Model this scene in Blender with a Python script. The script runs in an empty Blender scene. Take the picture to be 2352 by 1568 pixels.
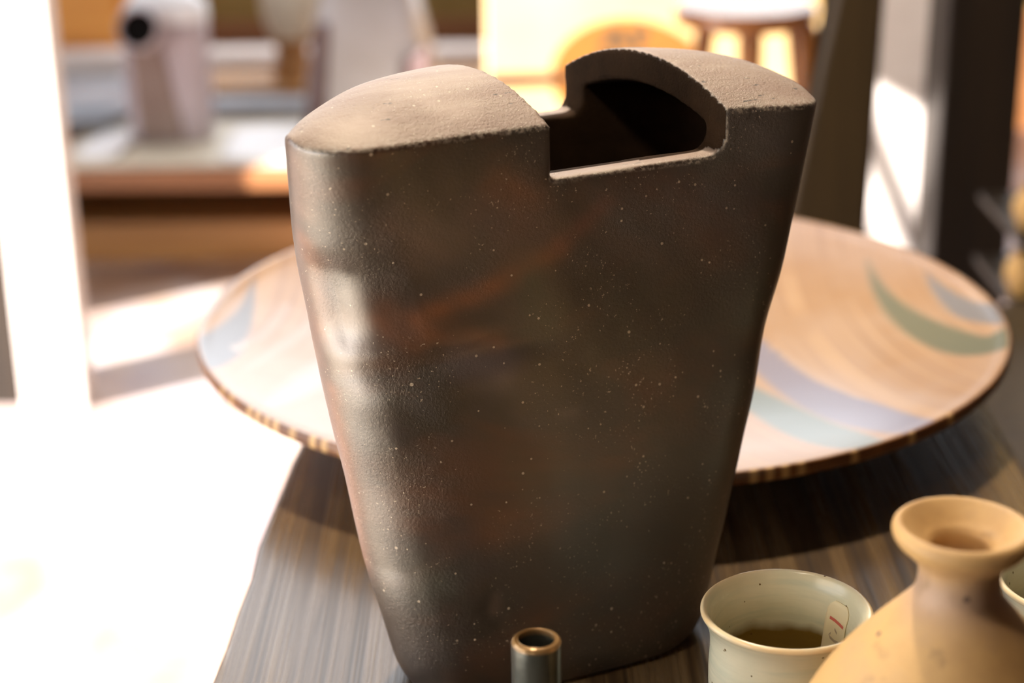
import bpy, bmesh, math, random
import numpy as np
from mathutils import Vector, Matrix
random.seed(4)
rng = np.random.RandomState(7)
SC = bpy.context.scene
C = SC.collection

# ------------------------------------------------------------------ camera
W, H, FPX, PITCH, ROLL, CAMZ = 2352, 1568, 4200.0, math.radians(20.5), math.radians(0.8), 0.5
Fw = Vector((0, math.cos(PITCH), -math.sin(PITCH)))
_rt = Vector((1, 0, 0)); _up = _rt.cross(Fw)
Rt = math.cos(ROLL)*_rt - math.sin(ROLL)*_up
Up = math.sin(ROLL)*_rt + math.cos(ROLL)*_up
cd = bpy.data.cameras.new('camera'); cam = bpy.data.objects.new('camera', cd); C.objects.link(cam)
cd.sensor_width = 36; cd.lens = 36*FPX/W; cd.clip_start = .02; cd.clip_end = 60
cam.matrix_world = Matrix(((Rt.x, Up.x, -Fw.x, 0), (Rt.y, Up.y, -Fw.y, 0), (Rt.z, Up.z, -Fw.z, CAMZ), (0, 0, 0, 1)))
cd.dof.use_dof = True; cd.dof.focus_distance = .87; cd.dof.aperture_fstop = 4.6
SC.camera = cam

def ray(px, py):
    return Fw + ((px-W/2)/FPX)*Rt - ((py-H/2)/FPX)*Up
def at(px, py, d):                      # point on a pixel's ray at forward distance y = d
    r = ray(px, py); return Vector((0, 0, CAMZ)) + r*(d/r.y)
def onz(px, py, z):                     # point on a pixel's ray at height z
    r = ray(px, py); return Vector((0, 0, CAMZ)) + r*((z-CAMZ)/r.z)

# ------------------------------------------------------------------ light
SC.view_settings.view_transform = 'Standard'; SC.view_settings.look = 'None'
SC.view_settings.gamma = 1; SC.view_settings.use_curve_mapping = False
SC.view_settings.exposure = 0.35
wd = bpy.data.worlds.new('sky'); SC.world = wd; wd.use_nodes = True
bg = wd.node_tree.nodes['Background']; bg.inputs['Color'].default_value = (.88, .93, 1, 1); bg.inputs['Strength'].default_value = 3.6
SUN_DIR = Vector((.75, .5, -.43)).normalized()
sl = bpy.data.lights.new('sun', 'SUN'); sl.energy = 25; sl.angle = .005; sl.color = (1, .96, .91)
so = bpy.data.objects.new('sun', sl); C.objects.link(so)
so.rotation_euler = SUN_DIR.to_track_quat('-Z', 'Y').to_euler(); so.location = (-3, -2, 3)

# ------------------------------------------------------------------ helpers
def tag(o, label=None, cat=None, group=None, kind=None):
    if label: o['label'] = label
    if cat: o['category'] = cat
    if group: o['group'] = group
    if kind: o['kind'] = kind
    return o
def empty(name, loc, rz=0):
    o = bpy.data.objects.new(name, None); C.objects.link(o); o.location = loc; o.rotation_euler = (0, 0, rz)
    o.empty_display_size = .05
    return o
def link(name, me, mat=None, parent=None, smooth=True):
    o = bpy.data.objects.new(name, me); C.objects.link(o)
    if mat: me.materials.clear(); me.materials.append(mat)
    if parent: o.parent = parent
    if smooth: me.polygons.foreach_set('use_smooth', [True]*len(me.polygons))
    return o
def mesh(name, v, f):
    me = bpy.data.meshes.new(name); me.from_pydata([tuple(p) for p in v], [], f); me.update(); return me
def spline(pts, n=8):
    P = [np.array(p, float) for p in pts]; out = []
    for i in range(len(P)-1):
        p0 = P[max(i-1, 0)]; p1 = P[i]; p2 = P[i+1]; p3 = P[min(i+2, len(P)-1)]
        for k in range(n):
            t = k/n
            out.append(.5*((2*p1) + (-p0+p2)*t + (2*p0-5*p1+4*p2-p3)*t*t + (-p0+3*p1-3*p2+p3)*t**3))
    out.append(P[-1]); return out
def lathe(name, prof, seg=96, wob=0, n=8, sm=True):
    pr = spline(prof, n) if sm else [np.array(p, float) for p in prof]
    v = []; f = []; idx = []
    for (r, z) in pr:
        if r < 1e-5: idx.append([len(v)]*seg); v.append((0, 0, z)); continue
        row = []
        for k in range(seg):
            a = 2*math.pi*k/seg; rr = r*(1+wob*math.sin(2*a+z*20)+wob*.6*math.sin(3*a+1+z*35))
            row.append(len(v)); v.append((rr*math.cos(a), rr*math.sin(a), z))
        idx.append(row)
    for i in range(len(idx)-1):
        for k in range(seg):
            q = [idx[i][k], idx[i][(k+1) % seg], idx[i+1][(k+1) % seg], idx[i+1][k]]
            u = []
            for a in q:
                if a not in u: u.append(a)
            if len(u) > 2: f.append(u)
    return mesh(name, v, f)
def box_bm(bm, lo, hi, bev=0):
    r = bmesh.ops.create_cube(bm, size=1)['verts']
    lo = Vector(lo); hi = Vector(hi)
    for v in r: v.co = Vector([(lo[i]+hi[i])/2 + v.co[i]*(hi[i]-lo[i]) for i in range(3)])
    if bev:
        es = list({e for v in r for e in v.link_edges})
        bmesh.ops.bevel(bm, geom=es, offset=bev, segments=2, affect='EDGES', profile=.5)
def box(name, lo, hi, mat, parent=None, bev=.003):
    bm = bmesh.new(); box_bm(bm, lo, hi, bev); me = bpy.data.meshes.new(name); bm.to_mesh(me); bm.free()
    return link(name, me, mat, parent, smooth=False)
def prism(name, bot, top, mat, parent=None, bev=.003):
    """solid between two polygons with the same number of corners"""
    n = len(bot); v = [tuple(p) for p in bot] + [tuple(p) for p in top]
    f = [list(range(n))[::-1], [n+i for i in range(n)]] + [[i, (i+1) % n, n+(i+1) % n, n+i] for i in range(n)]
    me = mesh(name, v, f); bm = bmesh.new(); bm.from_mesh(me)
    bmesh.ops.recalc_face_normals(bm, faces=bm.faces)
    if bev: bmesh.ops.bevel(bm, geom=list(bm.edges), offset=bev, segments=2, affect='EDGES', profile=.5)
    bm.to_mesh(me); bm.free()
    return link(name, me, mat, parent, smooth=False)
def limb(name, a, b, ra, rb, mat, parent=None, seg=14):
    a = Vector(a); b = Vector(b); q = (b-a).to_track_quat('Z', 'Y'); v = []
    L = (b-a).length
    for (r, z) in ((ra*.9, 0), (ra, .004), (rb, L-.004), (rb*.9, L)):
        for k in range(seg):
            t = 2*math.pi*k/seg; v.append(a + q @ Vector((r*math.cos(t), r*math.sin(t), z)))
    f = [list(range(seg))[::-1], [3*seg+k for k in range(seg)]]
    for i in range(3):
        for k in range(seg): f.append([i*seg+k, i*seg+(k+1) % seg, (i+1)*seg+(k+1) % seg, (i+1)*seg+k])
    return link(name, mesh(name, v, f), mat, parent)

# ------------------------------------------------------------------ materials
class NT:
    def __init__(s, name):
        s.m = bpy.data.materials.new(name); s.m.use_nodes = True; s.t = s.m.node_tree; s.N = s.t.nodes
        s.b = s.N['Principled BSDF']; s.co = s.N.new('ShaderNodeTexCoord')
    def set(s, **k):
        for a, v in k.items():
            i = s.b.inputs[a.replace('_', ' ')]
            if hasattr(v, 'is_output') or isinstance(v, bpy.types.NodeSocket): s.t.links.new(v, i)
            else: i.default_value = v if not (isinstance(v, tuple) and len(v) == 3) else (*v, 1)
        return s
    def inp(s, node, name, v):
        i = node.inputs[name]
        if isinstance(v, bpy.types.NodeSocket): s.t.links.new(v, i)
        else: i.default_value = v if not (isinstance(v, tuple) and len(v) == 3 and i.type == 'RGBA') else (*v, 1)
    def mapping(s, scale=(1, 1, 1), rot=(0, 0, 0), loc=(0, 0, 0), src=None):
        n = s.N.new('ShaderNodeMapping'); s.t.links.new(src or s.co.outputs['Object'], n.inputs['Vector'])
        n.inputs['Scale'].default_value = scale; n.inputs['Rotation'].default_value = rot; n.inputs['Location'].default_value = loc
        return n.outputs[0]
    def noise(s, scale, detail=4, rough=.55, vec=None, dist=0):
        n = s.N.new('ShaderNodeTexNoise'); s.t.links.new(vec or s.co.outputs['Object'], n.inputs['Vector'])
        n.inputs['Scale'].default_value = scale; n.inputs['Detail'].default_value = detail
        n.inputs['Roughness'].default_value = rough; n.inputs['Distortion'].default_value = dist
        return n.outputs['Fac']
    def vor(s, scale, vec=None, out='Distance'):
        n = s.N.new('ShaderNodeTexVoronoi'); s.t.links.new(vec or s.co.outputs['Object'], n.inputs['Vector'])
        n.inputs['Scale'].default_value = scale
        return n.outputs[out]
    def ramp(s, fac, stops, interp='LINEAR'):
        n = s.N.new('ShaderNodeValToRGB'); s.t.links.new(fac, n.inputs[0]); n.color_ramp.interpolation = interp
        e = n.color_ramp.elements
        while len(e) < len(stops): e.new(.5)
        for k, (p, c) in enumerate(stops):
            e[k].position = p; e[k].color = (*c, 1) if isinstance(c, tuple) else (c, c, c, 1)
        return n.outputs[0]
    def mix(s, fac, a, b, mode='MIX'):
        n = s.N.new('ShaderNodeMix'); n.data_type = 'RGBA'; n.blend_type = mode
        for i, v in ((0, fac), (6, a), (7, b)):
            if isinstance(v, bpy.types.NodeSocket): s.t.links.new(v, n.inputs[i])
            else: n.inputs[i].default_value = (*v, 1) if isinstance(v, tuple) else v
        return n.outputs[2]
    def math(s, op, a, b=0.0, clamp=False):
        n = s.N.new('ShaderNodeMath'); n.operation = op; n.use_clamp = clamp
        for i, v in ((0, a), (1, b)):
            if isinstance(v, bpy.types.NodeSocket): s.t.links.new(v, n.inputs[i])
            else: n.inputs[i].default_value = v
        return n.outputs[0]
    def sep(s, src=None):
        n = s.N.new('ShaderNodeSeparateXYZ'); s.t.links.new(src or s.co.outputs['Object'], n.inputs[0]); return n.outputs
    def attr(s, name):
        n = s.N.new('ShaderNodeAttribute'); n.attribute_name = name; return n.outputs
    def bump(s, h, strength=.3, dist=.001, normal=None):
        n = s.N.new('ShaderNodeBump'); s.t.links.new(h, n.inputs['Height']); n.inputs['Strength'].default_value = strength
        n.inputs['Distance'].default_value = dist
        if normal: s.t.links.new(normal, n.inputs['Normal'])
        s.t.links.new(n.outputs[0], s.b.inputs['Normal']); return n.outputs[0]
def clay(name, c1, c2, rough=.6, scale=20, bump=.25, c3=None, spec=.5):
    m = NT(name); n = m.noise(scale, 5)
    col = m.ramp(n, [(.3, c1), (.68, c2)])
    if c3: col = m.mix(m.ramp(m.noise(scale*6, 3), [(.62, 0.), (.72, 1.)]), col, c3)
    m.set(Base_Color=col, Roughness=rough); m.b.inputs['Specular IOR Level'].default_value = spec
    m.bump(m.noise(scale*25, 3), bump, .001); return m.m
def wood(name, c1, c2, rough=.5, axis='Y', scale=1.0, bump=.3, stretch=28):
    m = NT(name); sc = {'X': (1, stretch, stretch), 'Y': (stretch, 1, stretch), 'Z': (stretch, stretch, 1)}[axis]
    v = m.mapping(tuple(x*scale for x in sc))
    n = m.noise(3, 6, .6, v, .6)
    m.set(Base_Color=m.ramp(n, [(.3, c1), (.72, c2)]), Roughness=rough)
    m.bump(n, bump, .002); return m.m

M = {}
# --- the dark slab vase: wood-fired clay with rust flashes, pale grit and a paler top
m = NT('dark_fired_clay')
big = m.noise(11, 4, .6, None, .8); mid = m.noise(38, 4, .6)
base = m.ramp(big, [(.28, (.010, .010, .0075)), (.45, (.032, .022, .020)), (.56, (.016, .012, .008)), (.72, (.038, .034, .036))])
vr = m.mapping((7, 7, 16), (0, .5, 0), (.4, .2, .7))
rust = m.ramp(m.noise(1.0, 4, .55, vr, .5), [(.50, 0.), (.62, 1.)])
base = m.mix(m.math('MULTIPLY', rust, .8), base, (.095, .030, .010))
grn = m.ramp(m.noise(15, 3, .5, m.mapping((1, 1, 1), (0, 0, 0), (2.1, .3, 1.2))), [(.58, 0.), (.72, 1.)])
base = m.mix(m.math('MULTIPLY', grn, .5), base, (.030, .040, .026))
base = m.mix(m.math('MULTIPLY', m.ramp(mid, [(.35, 0.), (.75, 1.)]), .35), base, (.042, .034, .029))
base = m.mix(m.attr('tintfac')['Fac'], base, m.attr('tint')['Color'])
pale_n = m.noise(55, 5, .65, m.mapping((.35, 1.6, 1.6)))
pale_c = m.mix(m.ramp(pale_n, [(.35, 0.), (.7, 1.)]), (.25, .170, .132), (.33, .255, .20))
pale_c = m.mix(m.ramp(m.noise(260, 3, .6, m.mapping((.35, 1, 1))), [(.66, 0.), (.71, 1.)]), pale_c, (.06, .05, .045))
base = m.mix(m.attr('pale_top')['Fac'], base, pale_c)
edge_glint = m.math('MULTIPLY', m.attr('edge_glint')['Fac'], m.ramp(m.noise(420, 3), [(.42, 0.), (.62, 1.)]))
base = m.mix(m.math('MULTIPLY', edge_glint, .8), base, (.50, .45, .38))
# grit
vd = m.vor(230); vc = m.vor(230, None, 'Color'); sv = m.sep(vc)
thr = m.math('MULTIPLY', m.math('POWER', sv[0], 6), .19)
g1 = m.math('LESS_THAN', vd, thr)
vd2 = m.vor(75); sv2 = m.sep(m.vor(75, None, 'Color'))
g2 = m.math('LESS_THAN', vd2, m.math('MULTIPLY', m.math('POWER', sv2[1], 16), .11))
g3 = m.math('MULTIPLY', m.math('GREATER_THAN', m.noise(750, 2, .5), .70), m.math('GREATER_THAN', m.noise(21, 2), .5))
grit = m.math('MAXIMUM', m.math('MAXIMUM', g1, g2), g3)
base = m.mix(grit, base, (.52, .44, .34))
rg = m.ramp(m.noise(17, 3), [(.36, .54), (.62, .40)])
rg = m.mix(m.math('MULTIPLY', m.attr('gloss')['Fac'], .5), rg, (.27, .27, .27))
rgh = m.mix(m.attr('pale_top')['Fac'], rg, (.60, .60, .60))
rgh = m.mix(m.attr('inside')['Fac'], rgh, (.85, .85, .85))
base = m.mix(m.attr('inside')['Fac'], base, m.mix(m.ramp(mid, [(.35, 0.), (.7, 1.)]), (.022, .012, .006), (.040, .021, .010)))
m.set(Base_Color=base, Roughness=rgh); ncl = m.math('SUBTRACT', 1.0, m.math('MAXIMUM', m.attr('inside')['Fac'], m.attr('pale_top')['Fac']), True)
m.set(Coat_Weight=m.math('MULTIPLY', ncl, .55), Coat_Roughness=.38, Coat_IOR=2.1, Coat_Tint=(1, .9, .78), Specular_Tint=(1, .9, .78))
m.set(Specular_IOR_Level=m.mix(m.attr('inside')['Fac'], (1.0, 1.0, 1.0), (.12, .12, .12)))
fine = m.noise(640, 4, .65); grain = m.ramp(m.noise(22, 3), [(.40, .25), (.60, 1.)])
grain = m.math('MULTIPLY', grain, m.math('SUBTRACT', 1.0, m.math('MULTIPLY', m.attr('gloss')['Fac'], .9)))
hgt = m.math('ADD', m.math('MULTIPLY', fine, grain), m.math('MULTIPLY', grit, .7))
m.bump(hgt, .62, .0014, None)
M['vase'] = m.m

# --- platter: pale slip with swept grey bands (painted attribute) and combed lines
m = NT('platter_glaze')
sx = m.attr('band'); rimf = m.attr('rim')['Fac']; tick = m.attr('tick')['Fac']
cmb = m.attr('comb')['Fac']
w = m.N.new('ShaderNodeTexWave'); w.wave_type = 'BANDS'
cx = m.N.new('ShaderNodeCombineXYZ'); m.t.links.new(cmb, cx.inputs[0]); m.t.links.new(cx.outputs[0], w.inputs['Vector'])
w.inputs['Scale'].default_value = 23; w.inputs['Distortion'].default_value = 0
nz = m.noise(9, 3)
slip = m.mix(m.ramp(nz, [(.35, 0.), (.65, 1.)]), (.36, .19, .085), (.41, .255, .16))
lines = m.math('MULTIPLY', m.ramp(w.outputs['Fac'], [(.0, 1.), (.12, 0.)]), m.ramp(m.noise(6, 2, .5, m.mapping((1, 1, 1), (0, 0, 0), (3, 1, 0))), [(.46, 0.), (.62, .38)]))
slip = m.mix(lines, slip, (.22, .105, .045))
lig = m.math('MULTIPLY', m.ramp(w.outputs['Fac'], [(.90, 0.), (.985, 1.)]), m.ramp(m.noise(7, 2), [(.45, 0.), (.6, .35)]))
slip = m.mix(lig, slip, (.62, .40, .22))
cc = m.mix(m.attr('band')['Fac'], slip, m.attr('bandcol')['Color'])
rc = m.mix(tick, m.mix(m.ramp(m.noise(30, 3), [(.4, 0.), (.6, 1.)]), (.20, .075, .018), (.13, .045, .012)), (.62, .38, .16))
m.set(Base_Color=m.mix(rimf, cc, rc), Roughness=.28); m.b.inputs['Specular IOR Level'].default_value = .55
m.bump(m.noise(14, 2), .12, .004)
M['platter'] = m.m

# --- celadon cup
m = NT('celadon_glaze')
z = m.sep()[2]
nb = m.noise(28, 4); col = m.mix(m.ramp(nb, [(.35, 0.), (.65, 1.)]), (.62, .61, .44), (.72, .66, .47))
col = m.mix(m.ramp(m.noise(3.0, 3, .5, m.mapping((6, 6, 60))), [(.5, 0.), (.7, .6)]), col, (.50, .54, .41))
rim = m.attr('rim')['Fac']; pool = m.attr('pool')['Fac']
col = m.mix(m.math('MULTIPLY', rim, m.ramp(m.noise(60, 3), [(.3, .55), (.6, 1.)])), col, (.76, .54, .28))
poolm = m.ramp(m.math('ADD', pool, m.math('MULTIPLY', m.noise(35, 3), .5)), [(.62, 0.), (.88, 1.)])
col = m.mix(poolm, col, (.19, .115, .022))
sp = m.math('LESS_THAN', m.vor(260), m.math('MULTIPLY', m.math('POWER', m.sep(m.vor(260, None, 'Color'))[0], 9), .22))
col = m.mix(sp, col, (.13, .075, .02))
m.set(Base_Color=col, Roughness=.22); m.bump(m.noise(60, 2, .5, m.mapping((1, 1, 5))), .12, .002)
M['celadon'] = m.m

# --- sandy bottle
m = NT('sandy_clay')
n1 = m.noise(17, 5, .6); col = m.ramp(n1, [(.3, (.44, .255, .105)), (.55, (.60, .37, .145)), (.75, (.50, .32, .17))])
band = m.attr('neck')['Fac']
col = m.mix(m.math('MULTIPLY', band, .75), col, (.40, .27, .20))
col = m.mix(m.ramp(m.noise(48, 4, .6), [(.60, 0.), (.72, .8)]), col, (.26, .165, .075))
sp = m.math('LESS_THAN', m.vor(95), m.math('MULTIPLY', m.math('POWER', m.sep(m.vor(95, None, 'Color'))[0], 7), .25))
col = m.mix(sp, col, (.16, .10, .07))
m.set(Base_Color=col, Roughness=.55); m.bump(m.noise(220, 4), .25, .001)
M['sandy'] = m.m

# --- bronze-glazed tube
m = NT('bronze_glaze')
tipf = m.attr('rim')['Fac']
col = m.mix(tipf, m.ramp(m.noise(60, 3), [(.35, (.050, .058, .048)), (.65, (.075, .078, .066))]), (.34, .20, .08))
m.set(Base_Color=col, Roughness=.24, Metallic=.35); m.bump(m.noise(150, 3), .12, .001)
M['bronze'] = m.m

# --- weathered board
m = NT('weathered_board')
v1 = m.mapping((34, 1.1, 1)); v2 = m.mapping((190, 1.2, 1))
a = m.noise(2.2, 5, .6, v1, .5); b_ = m.noise(2.4, 3, .6, v2, .2)
g = m.math('ADD', m.math('MULTIPLY', a, .6), m.math('MULTIPLY', b_, .4))
col = m.ramp(g, [(.36, (.022, .012, .005)), (.5, (.100, .060, .027)), (.64, (.17, .112, .056))])
m.set(Base_Color=col, Roughness=m.ramp(g, [(.35, .40), (.62, .20)])); m.b.inputs['Specular IOR Level'].default_value = .8
m.bump(g, .35, .003); M['board'] = m.m

# --- setting
m = NT('stone_floor')
col = m.ramp(m.noise(2.6, 4, .6, None, .6), [(.3, (.42, .27, .22)), (.5, (.52, .43, .38)), (.7, (.40, .37, .43))])
col = m.mix(m.ramp(m.noise(4.2, 3, .5, m.mapping((1, 1, 1), (0, 0, 0), (1.3, .4, 0))), [(.46, 0.), (.62, .9)]), col, (.25, .145, .10))
col = m.mix(m.ramp(m.noise(5.1, 3, .5, m.mapping((1, 1, 1), (0, 0, 0), (5.3, 2.4, 0))), [(.50, 0.), (.66, .8)]), col, (.22, .20, .28))
m.set(Base_Color=m.mix(m.ramp(m.noise(9, 3), [(.4, 0.), (.7, .5)]), col, (.42, .26, .16)), Roughness=.35); m.bump(m.noise(14, 4), .25, .01)
M['floor'] = m.m
M['dark_wood'] = wood('dark_post_wood', (.009, .005, .0025), (.022, .012, .005), .5, 'Z', .6)
M['brown_wood'] = wood('brown_ledge_wood', (.17, .062, .020), (.30, .125, .045), .45, 'X', .6)
M['orange_wood'] = wood('orange_chest_wood', (.78, .30, .045), (.90, .40, .07), .45, 'X', .5)
M['olive_wood'] = wood('olive_plank_wood', (.026, .015, .005), (.052, .031, .010), .45, 'Z', .6)
M['pale_plank'] = clay('limewashed_plank', (.72, .60, .53), (.80, .70, .64), .5, 8)
M['white_post'] = clay('white_painted_timber', (.56, .48, .44), (.66, .59, .55), .5, 12)
M['plaster'] = clay('olive_plaster', (.20, .125, .030), (.28, .18, .05), .8, 6)
M['wallwood'] = wood('wall_boards', (.045, .025, .012), (.09, .05, .022), .6, 'Z', .5)
M['ceiling'] = wood('ceiling_boards', (.05, .03, .017), (.10, .06, .03), .6, 'Y', .5)
M['slate'] = clay('blue_grey_slab', (.30, .31, .34), (.42, .43, .46), .35, 9)
M['tanwood'] = wood('tan_step_wood', (.30, .13, .035), (.46, .23, .075), .45, 'X', .6)
M['cream'] = clay('cream_paper', (.40, .25, .10), (.46, .30, .14), .45, 5, .08)
M['fan'] = clay('orange_fan_paper', (.150, .052, .0004), (.170, .060, .0006), .9, 9, .08)
M['fan_wood'] = wood('fan_handle_bamboo', (.05, .014, .006), (.07, .020, .009), .5, 'X', 1)
M['ink'] = clay('ink', (.012, .008, .003), (.02, .013, .006), .8, 20, .05)
M['stool'] = wood('stool_wood', (.16, .052, .011), (.32, .12, .025), .25, 'Z', 1.2)
M['mauve'] = clay('mauve_clay', (.40, .32, .33), (.56, .49, .53), .28, 7, .12)
M['greyclay'] = clay('grey_mauve_clay', (.38, .34, .32), (.56, .54, .56), .3, 5, .1)
M['umber'] = clay('umber_clay', (.10, .06, .055), (.16, .10, .10), .5, 9)
M['hollow'] = clay('mouth_shade', (.004, .003, .003), (.006, .005, .004), .9, 9, .05, None, .05)
M['bone'] = clay('bone_clay', (.56, .48, .36), (.66, .58, .46), .45, 10)
M['tan'] = clay('tan_clay', (.42, .23, .06), (.55, .33, .10), .45, 14)
M['paper'] = clay('sticker_paper', (.74, .62, .38), (.78, .68, .44), .6, 40, .03)
M['redink'] = clay('red_ink', (.50, .10, .07), (.56, .14, .09), .7, 40, .02)
M['greyink'] = clay('pencil_marks', (.42, .33, .22), (.48, .38, .26), .7, 40, .02)
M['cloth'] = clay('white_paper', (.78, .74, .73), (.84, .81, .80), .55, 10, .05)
M['reflector_pale'] = clay('reflector_pale', (.86, .76, .62), (.90, .81, .68), .6, 6)
M['brass'] = clay('lamp_enamel', (.05, .05, .05), (.08, .075, .07), .35, 10, .05)
sm_ = NT('shoji_paper'); tr = sm_.N.new('ShaderNodeBsdfTranslucent'); tr.inputs['Color'].default_value = (.9, .86, .78, 1)
ms = sm_.N.new('ShaderNodeMixShader'); ms.inputs[0].default_value = .75
sm_.set(Base_Color=(.85, .82, .75), Roughness=.7)
sm_.t.links.new(sm_.b.outputs[0], ms.inputs[1]); sm_.t.links.new(tr.outputs[0], ms.inputs[2])
sm_.t.links.new(ms.outputs[0], sm_.N['Material Output'].inputs['Surface']); M['shoji'] = sm_.m
em = NT('lamp_bulb'); em.set(Base_Color=(1, .8, .5), Emission_Color=(1, .72, .38), Emission_Strength=20.0); M['bulb'] = em.m

# ------------------------------------------------------------------ setting
FZ = -.5; CEIL = 2.0; XL = -2.2; XR = 1.7; YB = 4.0; YF = -2.2
def struct(o): o['kind'] = 'structure'; return o
struct(box('floor', (XL-5, YF-3, FZ-.06), (XR, YB, FZ), M['floor'], bev=0))
bm = bmesh.new()
KX0, KX1, KY0, KY1 = -1.4, .75, 2.7, 3.7          # added roof opening, unseen, to brighten the ledge
box_bm(bm, (XL-.5, YF, CEIL), (XR+.1, KY0, CEIL+.08)); box_bm(bm, (XL-.5, KY1, CEIL), (XR+.1, YB+.1, CEIL+.08))
box_bm(bm, (XL-.5, KY0, CEIL), (KX0, KY1, CEIL+.08)); box_bm(bm, (KX1, KY0, CEIL), (XR+.1, KY1, CEIL+.08))
me = bpy.data.meshes.new('ceiling'); bm.to_mesh(me); bm.free(); struct(link('ceiling', me, M['ceiling'], None, False))
struct(box('wall_right', (XR, YF, FZ), (XR+.1, YB, CEIL), M['wallwood'], bev=0))
struct(box('wall_front', (XL, YF-.1, FZ), (XR+.1, YF, CEIL), M['wallwood'], bev=0))
# back wall with a tall opening to the sky on the left
bm = bmesh.new()
WX0, WX1, WZ0, WZ1 = -1.7, .15, -.05, 1.95
box_bm(bm, (XL, YB, FZ), (XR+.1, YB+.1, WZ0)); box_bm(bm, (XL, YB, WZ1), (XR+.1, YB+.1, CEIL))
box_bm(bm, (XL, YB, WZ0), (WX0, YB+.1, WZ1)); box_bm(bm, (WX1, YB, .62), (XR+.1, YB+.1, WZ1)); box_bm(bm, (1.4, YB, WZ0), (XR+.1, YB+.1, .62))
me = bpy.data.meshes.new('wall_back'); bm.to_mesh(me); bm.free()
struct(link('wall_back', me, M['plaster'], None, False))
bm = bmesh.new()
for x in (WX0+.02, -1.03, -.37, WX1-.02): box_bm(bm, (x-.015, YB-.01, WZ0), (x+.015, YB+.05, WZ1))
for z in (WZ0+.02, .62, 1.3, WZ1-.02): box_bm(bm, (WX0, YB, z-.015), (WX1, YB+.04, z+.015))
me = bpy.data.meshes.new('window_1'); bm.to_mesh(me); bm.free(); struct(link('window_1', me, M['wallwood'], None, False))
struct(box('baseboard_back', (XL, YB-.03, FZ), (XR, YB, -.235), M['brown_wood']))
# left side: added paper screens blocking sun near the camera, open lattice further back
YO0, YO1 = .33, 1.83
bm = bmesh.new()
box_bm(bm, (XL-.1, YO1, FZ), (XL, YB, CEIL)); box_bm(bm, (XL-.1, YF, 1.75), (XL, YO0, CEIL)); box_bm(bm, (XL-.1, YO0, 1.58), (XL, .8, CEIL)); box_bm(bm, (XL-.1, .8, 1.25), (XL, 1.25, CEIL)); box_bm(bm, (XL-.1, 1.25, 1.75), (XL, YO1, CEIL))
box_bm(bm, (XL-.1, YF, FZ), (XL, -1.15, CEIL))
me = bpy.data.meshes.new('wall_left'); bm.to_mesh(me); bm.free(); struct(link('wall_left', me, M['wallwood'], None, False))
w2 = struct(box('sun_screen', (XL-.06, -1.15, .80), (XL-.055, YO0, 1.75), M['shoji'], bev=0))
for k in range(6):
    y = -1.15+k*(YO0+1.15)/5
    box('screen_bar', (XL-.054, y-.012, .80), (XL-.03, y+.012, 1.75), M['wallwood'], w2)
for z in (.81, 1.04, 1.27, 1.5):
    box('screen_bar', (XL-.052, -1.15, z-.010), (XL-.034, YO0, z+.010), M['wallwood'], w2)
# unseen bars added leaning, to cast diagonal stripes on the white post
w3 = struct(box('stripe_lattice', (XL-.06, YO0, FZ), (XL-.02, YO0+.04, 1.75), M['wallwood'], bev=.004))
for k in range(6):
    y0 = .50+k*.058
    limb('stripe_bar', (XL-.04, y0-.16, 1.20), (XL-.04, y0+.06, 1.74), .011, .011, M['wallwood'], w3, 8)

struct(box('reflector_slab', (-2.1, -.40, FZ), (-.45, .85, -.22), M['reflector_pale'], bev=.01))      # unseen slab added only to be reflected in the vase
# posts
def post(name, px0, px1, py, d, depth, mat, z1=CEIL):
    a = at(px0, py, d); b = at(px1, py, d)
    return struct(box(name, (a.x, d, FZ), (b.x, d+depth, z1), mat, bev=.004))
def pillar(name, px0, px1, d, depth, mat, z1, label):  # pillar cut off out of view so the sun passes over it
    a = at(px0, 780, d); b = at(px1, 780, d); c_ = (a.x+b.x)/2; w_ = (b.x-a.x)/2
    e = empty(name, (c_, d+depth/2, FZ))
    box('shaft', (-w_, -depth/2, 0), (w_, depth/2, z1-FZ-.02), mat, e, .003)
    box('cap', (-w_-.004, -depth/2-.004, z1-FZ-.02), (w_+.004, depth/2+.004, z1-FZ), mat, e, .003)
    tag(e, label, 'pillar'); return e
pillar('cut_pillar', 36, 182, 2.42, .06, M['white_post'], .20, 'tall narrow white plinth standing in sunlight on the floor')
pillar('cut_pillar', -85, 33, 2.44, .06, M['dark_wood'], .16, 'tall narrow dark wooden plinth close beside the white plinth')
struct(box('gap_shade', (at(1958, 300, 2.27).x, 2.27, FZ), (at(1996, 300, 2.27).x-.002, 2.31, CEIL), M['dark_wood'], bev=.002))  # dark strip put in for the shadow gap beside the white post
p3 = post('trim_3', 1994, 2148, 400, 2.25, .09, M['white_post'])
p4 = post('trim_4', 2153, 2330, 400, 2.15, .16, M['dark_wood'])

# ledge along the back
LZ = -.303; xl, xr = -1.6, .62
le = empty('step_ledge', (0, 3.0, FZ))
def part_box(name, lo, hi, mat, par, bev=.003):
    o = box(name, lo, hi, mat, None, bev); o.parent = par; o.matrix_parent_inverse = Matrix.Translation(-par.location); return o
part_box('plank', (xl, 3.0, LZ-.038), (xr, 3.38, LZ), M['brown_wood'], le, .006)
part_box('plank', (xl, 3.383, LZ-.038), (xr, 3.75, LZ), M['brown_wood'], le, .006)
part_box('sill_beam', (xl, 3.10, FZ), (xr, 3.3, -.424), M['tanwood'], le, .006)
part_box('support', (-1.2, 3.32, -.5), (-1.1, 3.6, LZ-.038), M['dark_wood'], le)
part_box('support', (.3, 3.32, -.5), (.4, 3.6, LZ-.038), M['dark_wood'], le)
tag(le, 'long brown wooden step ledge with a dark hollow beneath it', 'ledge')
o = box('stone_slab', (-1.3, 3.35, LZ), (.02, 3.62, LZ+.030), M['slate'], bev=.004)
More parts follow.
